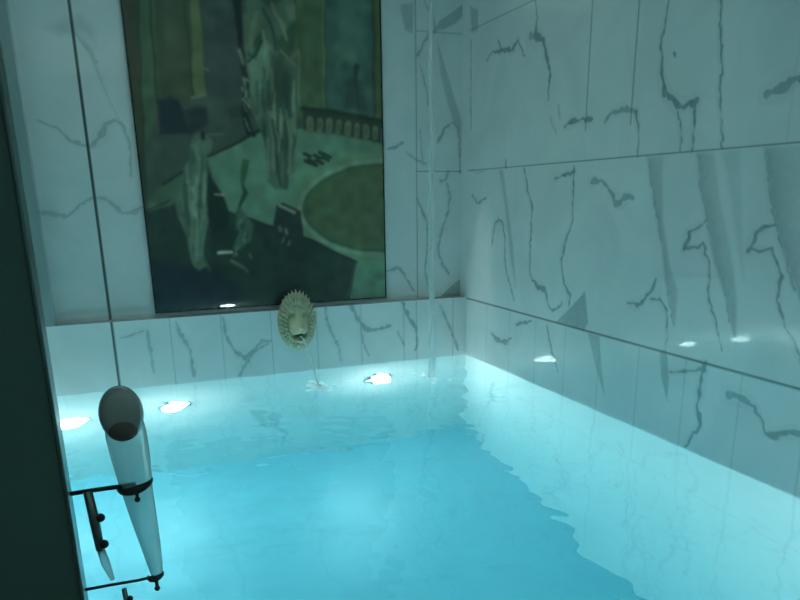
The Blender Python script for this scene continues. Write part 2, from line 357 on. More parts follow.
# back wall, lower band above the water, and the ledge top
C_ = Sheet(XL, XR, -.02, ZL, G)
def c_(pts, w=2, k=.75): bk(C_, YB, pts, w, k)
C_.line([(hit(116, 358, 1, YB)[0],)*1+(-.02,), (hit(116, 358, 1, YB)[0], ZL)], .016, 1, 'joint')
for x in (.273, .62, .975, 1.318, 1.667, 2.02, 2.13, 2.45): C_.line([(x, -.02), (x, ZL)], .0045, .6 if x > 2 else .5, 'joint')
c_([(120, 338), (130, 336), (143, 331)], 2, .5); c_([(147, 330), (150, 350), (154, 372)], [2, 3, 2], .5); c_([(176, 322), (180, 333), (190, 350), (194, 376)], [2, 4, 2, 3], .6)
c_([(223, 318), (226, 335), (234, 350), (245, 358), (256, 350), (268, 344)], [2, 3, 3, 4, 3, 2], .6); c_([(240, 375), (250, 355), (262, 341), (271, 341)], [3, 4, 3, 2], .5)
c_([(351, 304), (357, 318), (366, 329), (376, 330), (390, 326)], [3, 4, 4, 4, 3], .65); c_([(361, 328), (364, 345), (369, 356)], 1.6, .5)
c_([(402, 302), (409, 318), (416, 328), (417, 345), (415, 350)], [4, 4, 3, 2, 2], .65); c_([(398, 332), (404, 345)], 2, .5)
c_([(440, 306), (448, 324), (455, 340), (458, 350)], [2, 3, 3, 2], .6); c_([(325, 306), (328, 325), (338, 345), (341, 360)], [2, 3, 3, 2], .5)
tag(C_.build('wall_back_lower', M_WALL, lambda u, v: np.stack([u, np.full_like(u, YB), v], 1), back=(0, YU+.12-YB, 0)), kind='structure')
P2 = Sheet(XL, XR, -2.7, -.02, .012)
for x in np.arange(XL, XR, .345): P2.line([(x, -2.7), (x, 0)], .004, .3, 'joint')
random_veins(P2, XL, XR, -1.8, 0, 12, 4, .12)
tag(P2.build('wall_pool_back', M_POOL, lambda u, v: np.stack([u, np.full_like(u, YB), v], 1), back=(0, .12, 0)), kind='structure')

# ---- pool floor, slightly falling towards the near end
def zf(x, y): return -1.86+.05*(XR-x)-.10*(YB-y)
F_ = Sheet(XL, XR, YN, YB, .02)
for x in np.arange(XL, XR, .6): F_.line([(x, YN), (x, YB)], .006, .25, 'joint')
for y in np.arange(YN, YB, .6): F_.line([(XL, y), (XR, y)], .006, .25, 'joint')
tag(F_.build('floor_pool', M_FLOORTILE, lambda u, v: np.stack([u, v, zf(u, v)], 1), back=(0, 0, -.12)), kind='structure')

# ---- remaining shell
def shell(name, a, b, m, noattr=False):
    bm = bmesh.new(); add_box(bm, a, b); o = obj(name, bm, m, smooth=False); tag(o, kind='structure'); return o
NY = -1.7
Lf = Sheet(NY, YB, -.02, 2.9, .02); random_veins(Lf, NY, YB, .2, 2.9, 40, 77)
for z in (Z1, Z2, Z3): Lf.line([(NY, z), (YB, z)], .006, .6, 'joint')
tag(Lf.build('wall_left', M_WALL, lambda u, v: np.stack([np.full_like(u, XL), u, v], 1), back=(-.12, 0, 0), flip=True), kind='structure')
shell('wall_pool_left', (XL-.12, YN, -2.7), (XL, YB, -.02), M_POOL)
shell('wall_pool_near', (XL-.12, YN-.12, -2.7), (XR+.12, YN, -.0), M_POOL)
shell('floor', (XL, NY, 0), (XR, YN, ZD), M_DECK)
shell('wall_near', (XL-.12, NY-.12, 0), (XR+.12, NY, 2.9), M_WALL)
shell('wall_right_near', (XR, NY, 0), (XR+.12, YN, 2.9), M_WALL)
shell('ceiling', (XL-.12, NY-.12, ZC), (XR+.12, YU+.12, ZC+.1), M_CEIL)
shell('trim_ceiling_back', (XL, YU, 2.9), (XR, YU+.12, ZC), M_CEIL)
shell('trim_ceiling_right', (XR, NY, 2.9), (XR+.12, YU+.12, ZC), M_CEIL)
shell('trim_ceiling_left', (XL-.12, NY, 2.9), (XL, YU+.12, ZC), M_CEIL)
shell('trim_ceiling_near', (XL-.12, NY-.12, 2.9), (XR+.12, NY, ZC), M_CEIL)
# marble pilaster standing on the ledge in the back left corner
xp = -.44
shell('trim_pilaster', (XL, YB+.004, ZL), (xp, YU, 2.9), M_PILLAR)
# dark door leaf standing open at the left of the camera, with its pale edge profile
bm = bmesh.new(); add_box(bm, (XL, YN-.07, ZD), (-.102, YN-.03, 2.6), .002)
door = obj('door_1', bm, M_DOOR, smooth=False); tag(door, kind='structure')
bm = bmesh.new(); add_box(bm, (-.102, YN-.075, ZD), (-.098, YN-.025, 2.6), .0015)
obj('door_edge', bm, M_EDGE, door, smooth=False)

# ------------------------------------------------------------------ water
def water():
    st = .016
    m_ = .0006; xs = np.linspace(XL-m_, XR+m_, int((XR-XL)/st)+1); ys = np.linspace(YN-m_, YB+m_, int((YB-YN)/st)+1)
    X, Y = np.meshgrid(xs, ys); Z = np.zeros_like(X)
    rs = np.random.RandomState(3)
    for lam, amp, n in ((.55, .0016, 8), (.26, .0011, 12), (.13, .00050, 14), (.07, .00016, 10)):
        for _ in range(n):
            l = lam*rs.uniform(.7, 1.4); th = rs.uniform(0, 2*math.pi); ph = rs.uniform(0, 6.28)
            Z += amp/math.sqrt(n)*1.4*np.sin(2*math.pi/l*(X*math.cos(th)+Y*math.sin(th))+ph)
    d2 = np.hypot(X-2.0, Y-4.47); Z += .003*np.sin(2*math.pi*d2/.09)*np.exp(-d2/.14)
    d = np.hypot(X-1.19, Y-4.60)
    Z += .0035*np.sin(2*math.pi*d/.11)*np.exp(-d/.16)
    nx, ny = len(xs), len(ys)
    co = np.stack([X.ravel(), Y.ravel(), Z.ravel()], 1); w = nx
    j, i = np.meshgrid(np.arange(ny-1), np.arange(nx-1), indexing='ij'); a = (j*w+i).ravel()
    faces = np.stack([a, a+1, a+w+1, a+w], 1).tolist()
    border = list(range(nx))+[k*w+nx-1 for k in range(1, ny)]+[(ny-1)*w+k for k in range(nx-2, -1, -1)]+[k*w for k in range(ny-2, 0, -1)]
    nb = len(co); co = np.vstack([co, [[co[k][0], co[k][1], -2.65] for k in border]]); n = len(border)
    faces += [[border[(k+1) % n], border[k], nb+k, nb+(k+1) % n] for k in range(n)]
    faces.append([nb+k for k in range(n)][::-1])
    me = bpy.data.meshes.new('pool_water'); me.from_pydata(co.tolist(), [], faces); me.update()
    for p in me.polygons: p.use_smooth = len(p.vertices) == 4 and abs(p.normal.z) > .5
    me.materials.append(M_WATER)
    o = link(bpy.data.objects.new('pool_water', me))
    return tag(o, 'turquoise lit water filling the marble plunge pool', 'water', kind='stuff')
water()

# ------------------------------------------------------------------ underwater lamps
def pool_lamp(x, y, z, rot, label):
    t = empty('pool_light', (x, y, z), (0, 0, rot)); tag(t, label, 'light', 'underwater pool lights')
    bm = bmesh.new(); add_lathe(bm, [(.098, 0), (.112, -.004), (.110, -.012), (.101, -.015), (.096, -.008), (.096, 0)], (0, 0, 0), 'y', 40); obj('bezel', bm, M_CHROME, t)
    bm = bmesh.new(); add_lathe(bm, [(.094, -.008), (.092, -.03), (.082, -.055), (.062, -.072), (.035, -.081), (.004, -.084)], (0, 0, 0), 'y', 24); obj('lens', bm, M_LENS, t)
    return t
pool_lamp(.25, YB, -.57, 0, 'glowing round underwater light on back pool wall, between hand shower and lion spout')
pool_lamp(1.81, YB, -.47, 0, 'glowing round underwater light on back pool wall, right of the lion spout')
pool_lamp(-.42, YB, -.66, 0, 'glowing round underwater light beside the dark door edge, left of the hand shower')
pool_lamp(1.25, YN, -.45, math.pi, 'underwater light on the near pool wall, seen only as a glint in the picture glass')

# ------------------------------------------------------------------ picture panel
def picture():
    y = YU-.025
    xa, xb = hit(139, 155, 1, y)[0], hit(382.5, 155, 1, y)[0]; z0 = hit(270, 304.5, 1, y)[2]; z1 = 2.86
    t = empty('wall_picture', ((xa+xb)/2, y, z0))
    tag(t, 'tall glossy picture panel of draped figures beside a round bath, on the back ledge', 'picture')
    st = .0055; nu, nv = int((xb-xa)/st), int((z1-z0)/st)
    us = np.linspace(xa, xb, nu+1); vs_ = np.linspace(z0, z1, nv+1); UU, VV = np.meshgrid(us, vs_)
    # photo position of every surface point of the panel
    d = np.stack([UU, np.full_like(UU, y), VV-H], -1); zc = d@_F
    PX = CX+F_PX*(d@_R)/zc; PY = CY-F_PX*(d@_U)/zc
    for lx, amp in ((61., .6), (24., .25)):       # hand-painted, wavering outlines
        PX, PY = PX+amp*np.sin(PY/lx*6.28+PX/lx*2.1)+amp*.6*np.sin(PX/lx*5+1.3), PY+amp*np.sin(PX/lx*5.1-PY/lx*1.7+2)
    img = np.zeros(PX.shape+(3,)); img[:] = (34, 62, 52)
    rs = np.random.RandomState(8)
    def sdf(pts):
        P = np.array(pts, float); ins = np.zeros(PX.shape, bool); dm = np.full(PX.shape, 999.); n = len(P)
        for i in range(n):
            a, c = P[i], P[(i+1) % n]
            ins ^= ((a[1] > PY) != (c[1] > PY)) & (PX < (c[0]-a[0])*(PY-a[1])/((c[1]-a[1]) or 1e-9)+a[0])
            e = c-a; tt = np.clip(((PX-a[0])*e[0]+(PY-a[1])*e[1])/max(e@e, 1e-9), 0, 1); dm = np.minimum(dm, np.hypot(PX-a[0]-tt*e[0], PY-a[1]-tt*e[1]))
        return np.where(ins, dm, -dm)
    def put(al, col):
        nonlocal img
        al = np.clip(al, 0, 1)[..., None]; img = img*(1-al)+np.array(col, float)*al
    def poly(pts, col, soft=1.0, k=1): s = sdf(pts); put(k*np.clip(.5+s/soft, 0, 1), col); return s
    def ln(pts, w, col, k=1):
        pts = [np.array(p, float) for p in pts]; ws = w if hasattr(w, '__len__') else [w]*len(pts); al = np.zeros(PX.shape)
        for a, c, wa, wb in zip(pts, pts[1:], ws, ws[1:]):
            e = c-a; tt = np.clip(((PX-a[0])*e[0]+(PY-a[1])*e[1])/max(e@e, 1e-9), 0, 1)
            dd = np.hypot(PX-a[0]-tt*e[0], PY-a[1]-tt*e[1]); al = np.maximum(al, np.clip(((wa*(1-tt)+wb*tt)/2-dd)+.6, 0, 1))
        put(al*k, col)
    # room behind
    poly([(100, -200), (143, -200), (163, 205), (148, 225), (100, 225)], (36, 58, 46)); poly([(125, -200), (146, -200), (169, 200), (150, 215)], (40, 78, 60)); ln([(134, -100), (146, 212)], 1.5, (24, 50, 42)); ln([(146, -150), (150, 0), (166, 203)], 2, (22, 46, 40))
    poly([(150, -200), (184, -200), (184, 0), (193, 98), (158, 108)], (36, 64, 48), 2); poly([(160, -60), (176, -60), (184, 92), (166, 96)], (40, 68, 54), 4)
    poly([(184, -200), (199, -200), (199, 0), (206, 97), (193, 98)], (54, 86, 60), 1.5); ln([(184, -100), (184, 0), (193, 98)], 1.5, (28, 50, 40)); ln([(191, 98), (206, 94)], 3, (62, 95, 74))
    poly([(199, -200), (246, -200), (252, 110), (206, 110)], (33, 62, 60), 2); ln([(205, 68), (209, 70)], 2, (70, 100, 90), .7)
    poly([(162, 105), (205, 96), (255, 100), (258, 132), (205, 156), (150, 212), (145, 150)], (38, 66, 60), 3)
    poly([(158, 100), (170, 97), (178, 102), (186, 118), (190, 134), (160, 134)], (18, 38, 44), 3); poly([(184, 112), (196, 106), (206, 107), (208, 124), (190, 136)], (22, 44, 46), 4)
    poly([(225, 108), (246, 104), (252, 116), (232, 118)], (30, 54, 54), 3)
    poly([(295, -200), (322, -200), (326, 118), (298, 118)], (42, 80, 58), 1.5); ln([(322, -100), (324, 110)], 2, (62, 96, 70), .6)
    poly([(325, -200), (372, -200), (374, 118), (327, 118)], (38, 78, 70), 3); poly([(335, -40), (364, -40), (366, 60), (338, 64)], (44, 88, 80), 9)
    ln([(372, -100), (374, 118)], 2, (28, 56, 46)); poly([(375, -200), (400, -200), (400, 122), (376, 118)], (46, 76, 52), 1.5)
    poly([(345, 82), (352, 78), (362, 80), (366, 110), (344, 108)], (32, 64, 60), 4); ln([(356, 66), (356, 82)], [6, 2], (22, 44, 46)); ln([(355, 70), (358, 110)], 1.2, (26, 50, 48))
    # deck and round bath
    poly([(205, 158), (262, 132), (300, 128), (400, 143), (400, 330), (340, 330), (357, 262), (310, 240), (240, 216), (200, 205)], (58, 110, 94), 1.5)
    poly([(147, 205), (160, 185), (190, 165), (210, 170), (208, 205), (176, 204), (147, 216)], (44, 82, 68), 5); ln([(145, 213), (170, 200)], 1.5, (24, 48, 42)); ln([(205, 158), (230, 146), (258, 131)], [1.5, 2.5, 3], (20, 42, 40)); ln([(163, 183), (192, 166)], 3, (22, 44, 42))
    al = np.clip((58-np.hypot(PX-300, (PY-185)*1.2))/40, 0, 1); put(al*.4, (74, 132, 114))
    for rx, ry, c in ((97, 62, (62, 112, 92)), (88, 50, (74, 122, 104)), (83, 45, (38, 76, 60)), (79, 42, (46, 80, 58))):
        q = 1-np.hypot((PX-386)/rx, (PY-208)/ry); put(np.clip(.5+q*rx/2.0, 0, 1), c)
    poly([(303, 108), (400, 121), (400, 145), (303, 129)], (26, 52, 44), 1); ln([(303, 108), (400, 123)], 4, (20, 42, 36)); ln([(303, 130), (400, 146)], 2, (52, 92, 76))
    for k in range(9):
        x = 310+k*9.4; y0 = 118+(x-303)*.135; ln([(x, y0), (x, y0+9)], 6.5-(k % 2), (58, 92, 74)); ln([(x, y0+3), (x, y0+8)], 2, (44, 74, 62))
    for (x, y_) in ((308, 154), (312, 160), (318, 156), (323, 153), (326, 158), (314, 163), (309, 161), (320, 161), (328, 155)): ln([(x-3, y_-1), (x+3, y_+2)], 3, (18, 44, 36))
    # dark carpet
    ln([(209, 167), (215, 184), (219, 196)], [4, 4, 3], (54, 96, 82))
    poly([(140, 216), (176, 203), (215, 206), (240, 215), (262, 222), (310, 240), (357, 262), (350, 290), (343, 330), (140, 330)], (22, 48, 44), 1.5)
    poly([(150, 262), (205, 262), (240, 290), (240, 330), (150, 330)], (18, 40, 46), 14); ln([(240, 215), (310, 240), (357, 262)], 2, (16, 36, 34)); ln([(357, 262), (345, 300)], 2, (40, 76, 66), .6)
    # standing draped figure
    ln([(239, -30), (238, 6), (239, 30), (243, 58), (246, 88), (245, 112), (249, 132), (254, 136)], [10, 8, 5, 5, 5, 6, 6, 3], (14, 34, 34)); ln([(240, 50), (244, 64)], 3, (70, 108, 96), .8)
    for k in range(14):
        a = rs.uniform(75, 132); ln([(243+rs.uniform(-2, 4), a), (244+rs.uniform(-1, 7), a+rs.uniform(4, 10))], 1.4, (84, 124, 110), .7)
    s = poly([(246, 12), (250, -60), (284, -60), (294, 8), (299, 45), (297, 60), (300, 95), (297, 125), (296, 172), (289, 176), (287, 190), (274, 190), (268, 182), (265, 150), (259, 128), (251, 108), (247, 62), (243, 30)], (46, 84, 72), 1.5)
    body = np.clip(.5+s/1.5, 0, 1)
    poly([(249, 58), (262, 35), (271, 45), (270, 70), (266, 82), (258, 110), (250, 90)], (62, 112, 94), 4); poly([(243, 14), (261, 10), (261, 26), (249, 55), (244, 40)], (50, 88, 72), 3); poly([(247, 56), (262, 26), (264, 34), (256, 60)], (22, 58, 46), 3, .8)
    poly([(276, 42), (296, 18), (296, 48), (290, 60), (280, 58)], (30, 66, 50), 4); poly([(284, 6), (295, 5), (296, 22), (288, 20)], (56, 98, 80), 3); poly([(256, -60), (284, -60), (282, 0), (268, 6), (260, 0)], (30, 60, 54), 5)
    ln([(271, 2), (275, 14), (283, 26), (287, 40)], [2, 4, 5, 2], (68, 110, 88), .8); ln([(281, 50), (291, 62), (297, 66)], [2, 3, 1.5], (64, 104, 84), .7)
    poly([(270, 52), (280, 56), (290, 70), (292, 100), (288, 150), (278, 150), (272, 100)], (26, 58, 50), 8, .8)
    for k in range(46):
        x0 = rs.uniform(254, 296); yy = rs.uniform(68, 150); L = rs.uniform(14, 45); x1 = x0+(276-x0)*-.02+rs.uniform(-1, 5)*(1 if x0 < 272 else -.3)
        al = np.zeros(PX.shape); n = 2
        e0, e1 = np.array([x0, yy]), np.array([x1, yy+L]); e = e1-e0; tt = np.clip(((PX-e0[0])*e[0]+(PY-e0[1])*e[1])/(e@e), 0, 1)
        dd = np.hypot(PX-e0[0]-tt*e[0], PY-e0[1]-tt*e[1]); al = np.clip(1.3-dd/rs.uniform(1.2, 2.6), 0, 1)*body*.42
        put(al, (84, 130, 110) if k % 2 else (20, 52, 46))
    ln([(256, 12), (251, 34), (252, 52)], [4, 6, 4], (66, 108, 90), .55); ln([(262, 30), (266, 44), (264, 60)], [3, 3, 2], (76, 124, 104), .7)
    ln([(262, 8), (268, 20), (274, 34), (276, 50)], [2, 2, 2, 2], (20, 48, 42), .8); ln([(290, 60), (296, 52), (297, 40)], [5, 4, 3], (50, 86, 66), .8); ln([(249, 62), (256, 54), (262, 40)], [2, 2, 2], (16, 44, 38), .9)
    ln([(299, 50), (299, 90), (301, 106)], [1.5, 1.5, 1], (86, 126, 104), .6); ln([(272, 120), (276, 150), (280, 186)], [2, 2, 2], (18, 46, 42), .7); ln([(286, 110), (290, 150), (289, 174)], [2, 2, 2], (86, 130, 110), .5)
    # kneeling draped figure
    s = poly([(190, 146), (194, 136), (200, 132), (208, 134), (213, 142), (211, 151), (206, 157), (209, 166), (214, 180), (219, 196), (213, 199), (210, 215), (205, 236), (204, 258), (207, 266), (199, 270), (193, 266), (189, 250), (186, 236), (178, 218), (176, 204), (181, 186), (183, 168), (189, 160)], (52, 92, 80), 1.5)
    body = np.clip(.5+s/1.5, 0, 1); ln([(203, 133), (203, 138)], 4, (18, 40, 36)); ln([(209, 134), (224, 134)], 1.5, (66, 104, 92), .6); poly([(192, 146), (199, 140), (198, 152), (194, 155)], (70, 112, 98), 2, .7)
    for k in range(40):
        x0 = rs.uniform(183, 207); yy = rs.uniform(150, 225); L = rs.uniform(14, 45)
        e0, e1 = np.array([x0, yy]), np.array([x0+(196-x0)*.25*L/40, yy+L]); e = e1-e0; tt = np.clip(((PX-e0[0])*e[0]+(PY-e0[1])*e[1])/(e@e), 0, 1)
        dd = np.hypot(PX-e0[0]-tt*e[0], PY-e0[1]-tt*e[1]); put(np.clip(1.3-dd/rs.uniform(1.2, 2.4), 0, 1)*body*.42, (86, 130, 114) if k % 2 else (28, 62, 54))
    poly([(208, 168), (214, 182), (224, 196), (229, 215), (228, 232), (212, 234), (207, 215)], (14, 38, 34), 2); ln([(216, 195), (224, 195)], 2, (110, 150, 136), .9)
    ln([(243, 182), (246, 192), (240, 204), (236, 224)], [2, 4, 3, 5], (22, 56, 42)); poly([(243, 158), (250, 160), (247, 176), (243, 190), (241, 178)], (34, 74, 54), 1.5)
    poly([(238, 205), (248, 216), (254, 226), (252, 240), (240, 250), (232, 250), (236, 228)], (44, 82, 72), 3); poly([(232, 222), (240, 232), (232, 252), (214, 258), (212, 234), (226, 232)], (18, 42, 40), 3)
    for k in range(16): a = (rs.uniform(236, 252), rs.uniform(218, 258)); ln([a, (a[0]+rs.uniform(-3, 3), a[1]+rs.uniform(2, 5))], 1.5, (80, 118, 100) if k % 2 else (20, 48, 42), .7)
    ln([(219, 253), (232, 253)], 3, (120, 160, 146), .9); ln([(232, 262), (244, 268), (247, 272)], [4, 3, 2], (52, 92, 78)); ln([(203, 258), (210, 270)], 3, (44, 80, 68), .8)
    poly([(276, 206), (282, 203), (302, 212), (304, 236), (296, 252), (286, 248), (275, 238), (274, 222)], (22, 46, 44), 1.5); ln([(279, 206), (295, 213)], 3, (96, 132, 116), .9)
    for k in range(12): a = (rs.uniform(276, 291), rs.uniform(224, 244)); ln([a, (a[0]+rs.uniform(-2, 2), a[1]+4)], 2.2, (70, 104, 96) if k % 2 else (26, 50, 50), .8)
    # brushy variation of the print
    nz = rs.randn(nv//10+2, nu//10+2); yi = np.linspace(0, nz.shape[0]-1.01, nv+1); xi = np.linspace(0, nz.shape[1]-1.01, nu+1)
    y0 = yi.astype(int)[:, None]; x0 = xi.astype(int)[None]; fy = yi[:, None]-y0; fx = xi[None]-x0
    n = nz[y0, x0]*(1-fy)*(1-fx)+nz[y0+1, x0]*fy*(1-fx)+nz[y0, x0+1]*(1-fy)*fx+nz[y0+1, x0+1]*fy*fx
    for _ in range(2):                                      # soft print
        img[1:-1] = img[1:-1]*.5+(img[:-2]+img[2:])*.25; img[:, 1:-1] = img[:, 1:-1]*.5+(img[:, :-2]+img[:, 2:])*.25
    img = np.clip(img*(1+n[..., None]*.07), 0, 255)/255
    L = np.where(img <= .04045, img/12.92, ((img+.055)/1.055)**2.4)
    ref = np.array([.080, .215, .205]); alb = np.clip(L/ref*.80*np.array([.40, .49, .43]), 0, .9)
    co = np.stack([UU.ravel()-t.location.x, np.zeros(UU.size), VV.ravel()-t.location.z], 1).astype('f4'); w = nu+1
    j, i = np.meshgrid(np.arange(nv), np.arange(nu), indexing='ij'); a = (j*w+i).ravel(); q = np.stack([a, a+1, a+w+1, a+w], 1)
    c4 = np.array([0, nu, w*nv+nu, w*nv]); b0 = len(co); co = np.vstack([co, co[c4]+np.array([0, .018, 0], 'f4')])
    q = np.vstack([q, [[c4[k], c4[(k+1) % 4], b0+(k+1) % 4, b0+k] for k in range(4)], [[b0+3, b0+2, b0+1, b0]]])
    me = bpy.data.meshes.new('print'); me.vertices.add(len(co)); me.vertices.foreach_set('co', co.ravel()); me.loops.add(q.size); me.loops.foreach_set('vertex_index', q.ravel().astype('i4'))
    me.polygons.add(len(q)); me.polygons.foreach_set('loop_start', np.arange(len(q), dtype='i4')*4); me.update(calc_edges=True)
    at = me.attributes.new('art', 'FLOAT_COLOR', 'POINT'); v = np.ones((len(co), 4), 'f4'); v[:b0, :3] = alb.reshape(-1, 3); v[b0:, :3] = .1; at.data.foreach_set('color', v.ravel())
    m, nt, b = mat('printed_artwork'); an = nt.nodes.new('ShaderNodeAttribute'); an.attribute_name = 'art'; nt.links.new(an.outputs['Color'], b.inputs['Base Color'])
    b.inputs['Roughness'].default_value = .5; b.inputs['Coat Weight'].default_value = .9; b.inputs['Coat Roughness'].default_value = .015; b.inputs['Specular IOR Level'].default_value = .1
    me.materials.append(m); link(bpy.data.objects.new('print', me), t)
    bm = bmesh.new(); f = .009; X0, X1, Z0_, Z1_ = xa-t.location.x, xb-t.location.x, 0, z1-z0
    for a_, b_2 in (((X0-f, -.004, -f), (X1+f, .02, 0)), ((X0-f, -.004, Z1_), (X1+f, .02, Z1_+f)), ((X0-f, -.004, 0), (X0, .02, Z1_)), ((X1, -.004, 0), (X1+f, .02, Z1_))): add_box(bm, a_, b_2)
    obj('frame', bm, M_FRAME, t, smooth=False)
picture()

# ------------------------------------------------------------------ lion head spout
def lion():
    c = hit(297.5, 322, 1, YB-.03); cx, cz = c[0], c[2]
    t = empty('lion_head_spout', (cx, YB-.0, cz)); t.scale = (1.12, 1.12, 1.04); tag(t, 'cream stone lion head water spout on the band below the picture', 'fountain spout')
    def height(X, Z):
        """relief height over the wall at local X (-.15 .15), Z (-.23 .23)"""
        g = lambda x, z, sx, sz, h: h*np.exp(-((X-x)/sx)**2-((Z-z)/sz)**2)
        h = .040+g(0, .03, .10, .15, .030)+g(0, -.03, .034, .085, .050)         # skull
        h += g(-.036, .082, .022, .014, .024)+g(.036, .082, .022, .014, .024)    # brows
        h -= g(-.040, .045, .019, .018, .040)+g(.040, .045, .019, .018, .040)    # eye sockets
        h += g(-.040, .043, .010, .008, .018)+g(.040, .043, .010, .008, .018)    # eyes
        h += g(0, .03, .015, .060, .030)                                        # nose bridge
        h += g(0, -.025, .024, .016, .034)                                      # nose tip
        h += g(-.027, -.056, .024, .024, .044)+g(.027, -.056, .024, .024, .044)  # muzzle
        h -= g(0, -.092, .030, .014, .075)+g(0, -.06, .005, .03, .016)                                      # mouth
        h += g(0, -.126, .030, .018, .050)                                      # chin
        h += g(-.085, .0, .02, .06, .006)+g(.085, .0, .02, .06, .006)
        h += g(-.07, .13, .02, .02, .02)+g(.07, .13, .02, .02, .02)             # ears
        return h
    # face
    n, mth = 34, 72; bm = bmesh.new(); rows = []
    for i in range(1, n+1):
        rr = i/n; a = np.linspace(0, 2*np.pi, mth, endpoint=False); X = rr*.094*np.cos(a); Z = rr*.155*np.sin(a)+.0
        h = height(X, Z)*(1-.35*rr**6)
        rows.append([bm.verts.new((x, -y, z)) for x, y, z in zip(X, h, Z)])
    ctr = bm.verts.new((0, -float(height(np.array(0.), np.array(0.))), 0))
    for k in range(mth): bm.faces.new((ctr, rows[0][k], rows[0][(k+1) % mth]))
    for a, b in zip(rows, rows[1:]):
        for k in range(mth): bm.faces.new((a[k], b[k], b[(k+1) % mth], a[(k+1) % mth]))
    last = [bm.verts.new((v.co.x, 0, v.co.z)) for v in rows[-1]]
    for k in range(mth): bm.faces.new((rows[-1][k], last[k], last[(k+1) % mth], rows[-1][(k+1) % mth]))
    obj('face', bm, M_FACE, t)
    # mane: carved plate with pointed locks radiating from the face
    bm = bmesh.new(); mth = 96; rows = []
    for q, y in ((0, .05), (.4, .034), (.8, .024), (1, .018), (1.02, 0)):
        rows.append([bm.verts.new((math.cos(a)*(.08+.045*q), -y, math.sin(a)*(.13+.075*q))) for a in [2*math.pi*k/mth for k in range(mth)]])
    for a_, b_1 in zip(rows, rows[1:]):
        for k in range(mth): bm.faces.new((a_[k], b_1[k], b_1[(k+1) % mth], a_[(k+1) % mth]))
    rs = random.Random(2)
    for layer, (nl, r0, r1, yo) in enumerate(((34, .86, 1.30, .026), (30, .70, 1.05, .050))):
        for k in range(nl):
            a = 2*math.pi*(k+.5*layer)/nl+rs.uniform(-.02, .02); top = .5+.5*math.sin(a); e = r0+(r1-r0)*(.62+.38*top)
            pts = []; rad = []
            for j in range(6):
                q = j/5; rr = r0+(e-r0)*q; aa = a+.10*math.sin(q*2.4)*(1 if math.cos(a) > 0 else -1)
                pts.append((math.cos(aa)*.108*rr, -(yo+.016*math.sin(math.pi*(q*.8+.1))-.012*q), math.sin(aa)*.178*rr)); w_ = .0125*(1-q**2.2)+.0012
                rad.append((w_, w_*.9))
            add_tube(bm, pts, rad, 8)
    o = obj('mane', bm, M_CREAM, t)
    bm = bmesh.new(); add_lathe(bm, [(.017, 0), (.019, -.05), (.013, -.052), (.012, -.02)], (0, -.055, -.088), 'y', 20); obj('mouth', bm, M_DARK, t)
    for sx in (-1, 1):
        bm = bmesh.new(); bmesh.ops.create_uvsphere(bm, u_segments=12, v_segments=8, radius=.007, matrix=Matrix.Translation((sx*.012, -.128, -.036))); obj('nostril', bm, M_DARK, t)
    # jet of water
    bm = bmesh.new(); p0 = Vector((cx, YB-.12, cz-.092)); p1 = Vector((1.19, 4.60, 0)); pts = []
    for i in range(14):
        s = i/13; pts.append((p0.x+(p1.x-p0.x)*s, p0.y+(p1.y-p0.y)*s, p0.z*(1-s*s)-.01*s))
    add_tube(bm, pts, [.008-.0015*math.sin(i*1.7) for i in range(14)], 12)
    tag(obj('water_jet', bm, M_COLUMN), 'thin clear stream of water falling from the lion mouth', 'water stream', kind='stuff')
    # churned white water; its foam also stands in for the lamp glint
    bm = bmesh.new(); rs = random.Random(5)
    for k in range(90):
        a = rs.uniform(0, 6.28); d = abs(rs.gauss(0, .055)); R = rs.uniform(.006, .02)
        bmesh.ops.create_icosphere(bm, subdivisions=2, radius=R, matrix=Matrix.Translation((1.19+d*math.cos(a)*1.2, 4.60+d*math.sin(a)*1.6, -.040+rs.uniform(-.03, .018)))@Matrix.Diagonal((1.3, 1.3, .7, 1)))
    for k in range(14):
        bmesh.ops.create_icosphere(bm, subdivisions=2, radius=rs.uniform(.005, .011), matrix=Matrix.Translation((1.19+rs.uniform(.1, .36), 4.60+rs.uniform(-.05, .05), -.018)))
    tag(obj('splash_foam_glint', bm, M_FOAM), 'white foam, also standing in for lamp glint, where the lion jet hits the water', 'foam', kind='stuff')
lion()
def column():
    x, y = 2.0, 4.47; bm = bmesh.new(); rs = random.Random(12); pts = []; rad = []; n = 120
    for i in range(n+1):
        z = ZC-.005-i/n*(ZC-.005); e = z/ZC
        pts.append((x+.004*math.sin(z*5)+rs.uniform(-1, 1)*.0015, y, z)); w_ = .024+.020*(1-e)**2+.003*math.sin(z*31)+rs.uniform(-1, 1)*.0016; rad.append((w_, w_*.5))
    add_tube(bm, pts, rad, 24)
    tag(obj('water_column', bm, M_COLUMN), 'narrow clear column of water falling into the pool near the right corner', 'water stream', kind='stuff')
    bm = bmesh.new()
    for k in range(34):
        a = rs.uniform(0, 6.28); d = abs(rs.gauss(0, .05)); bmesh.ops.create_icosphere(bm, subdivisions=2, radius=rs.uniform(.005, .013), matrix=Matrix.Translation((x+d*math.cos(a), y+d*math.sin(a)*2.6, -.034+rs.uniform(-.02, .016)))@Matrix.Diagonal((1.6, 1.2, .6, 1)))
    tag(obj('column_foam', bm, M_FOAM), 'pale foam where the clear water column meets the pool', 'foam', kind='stuff')
column()

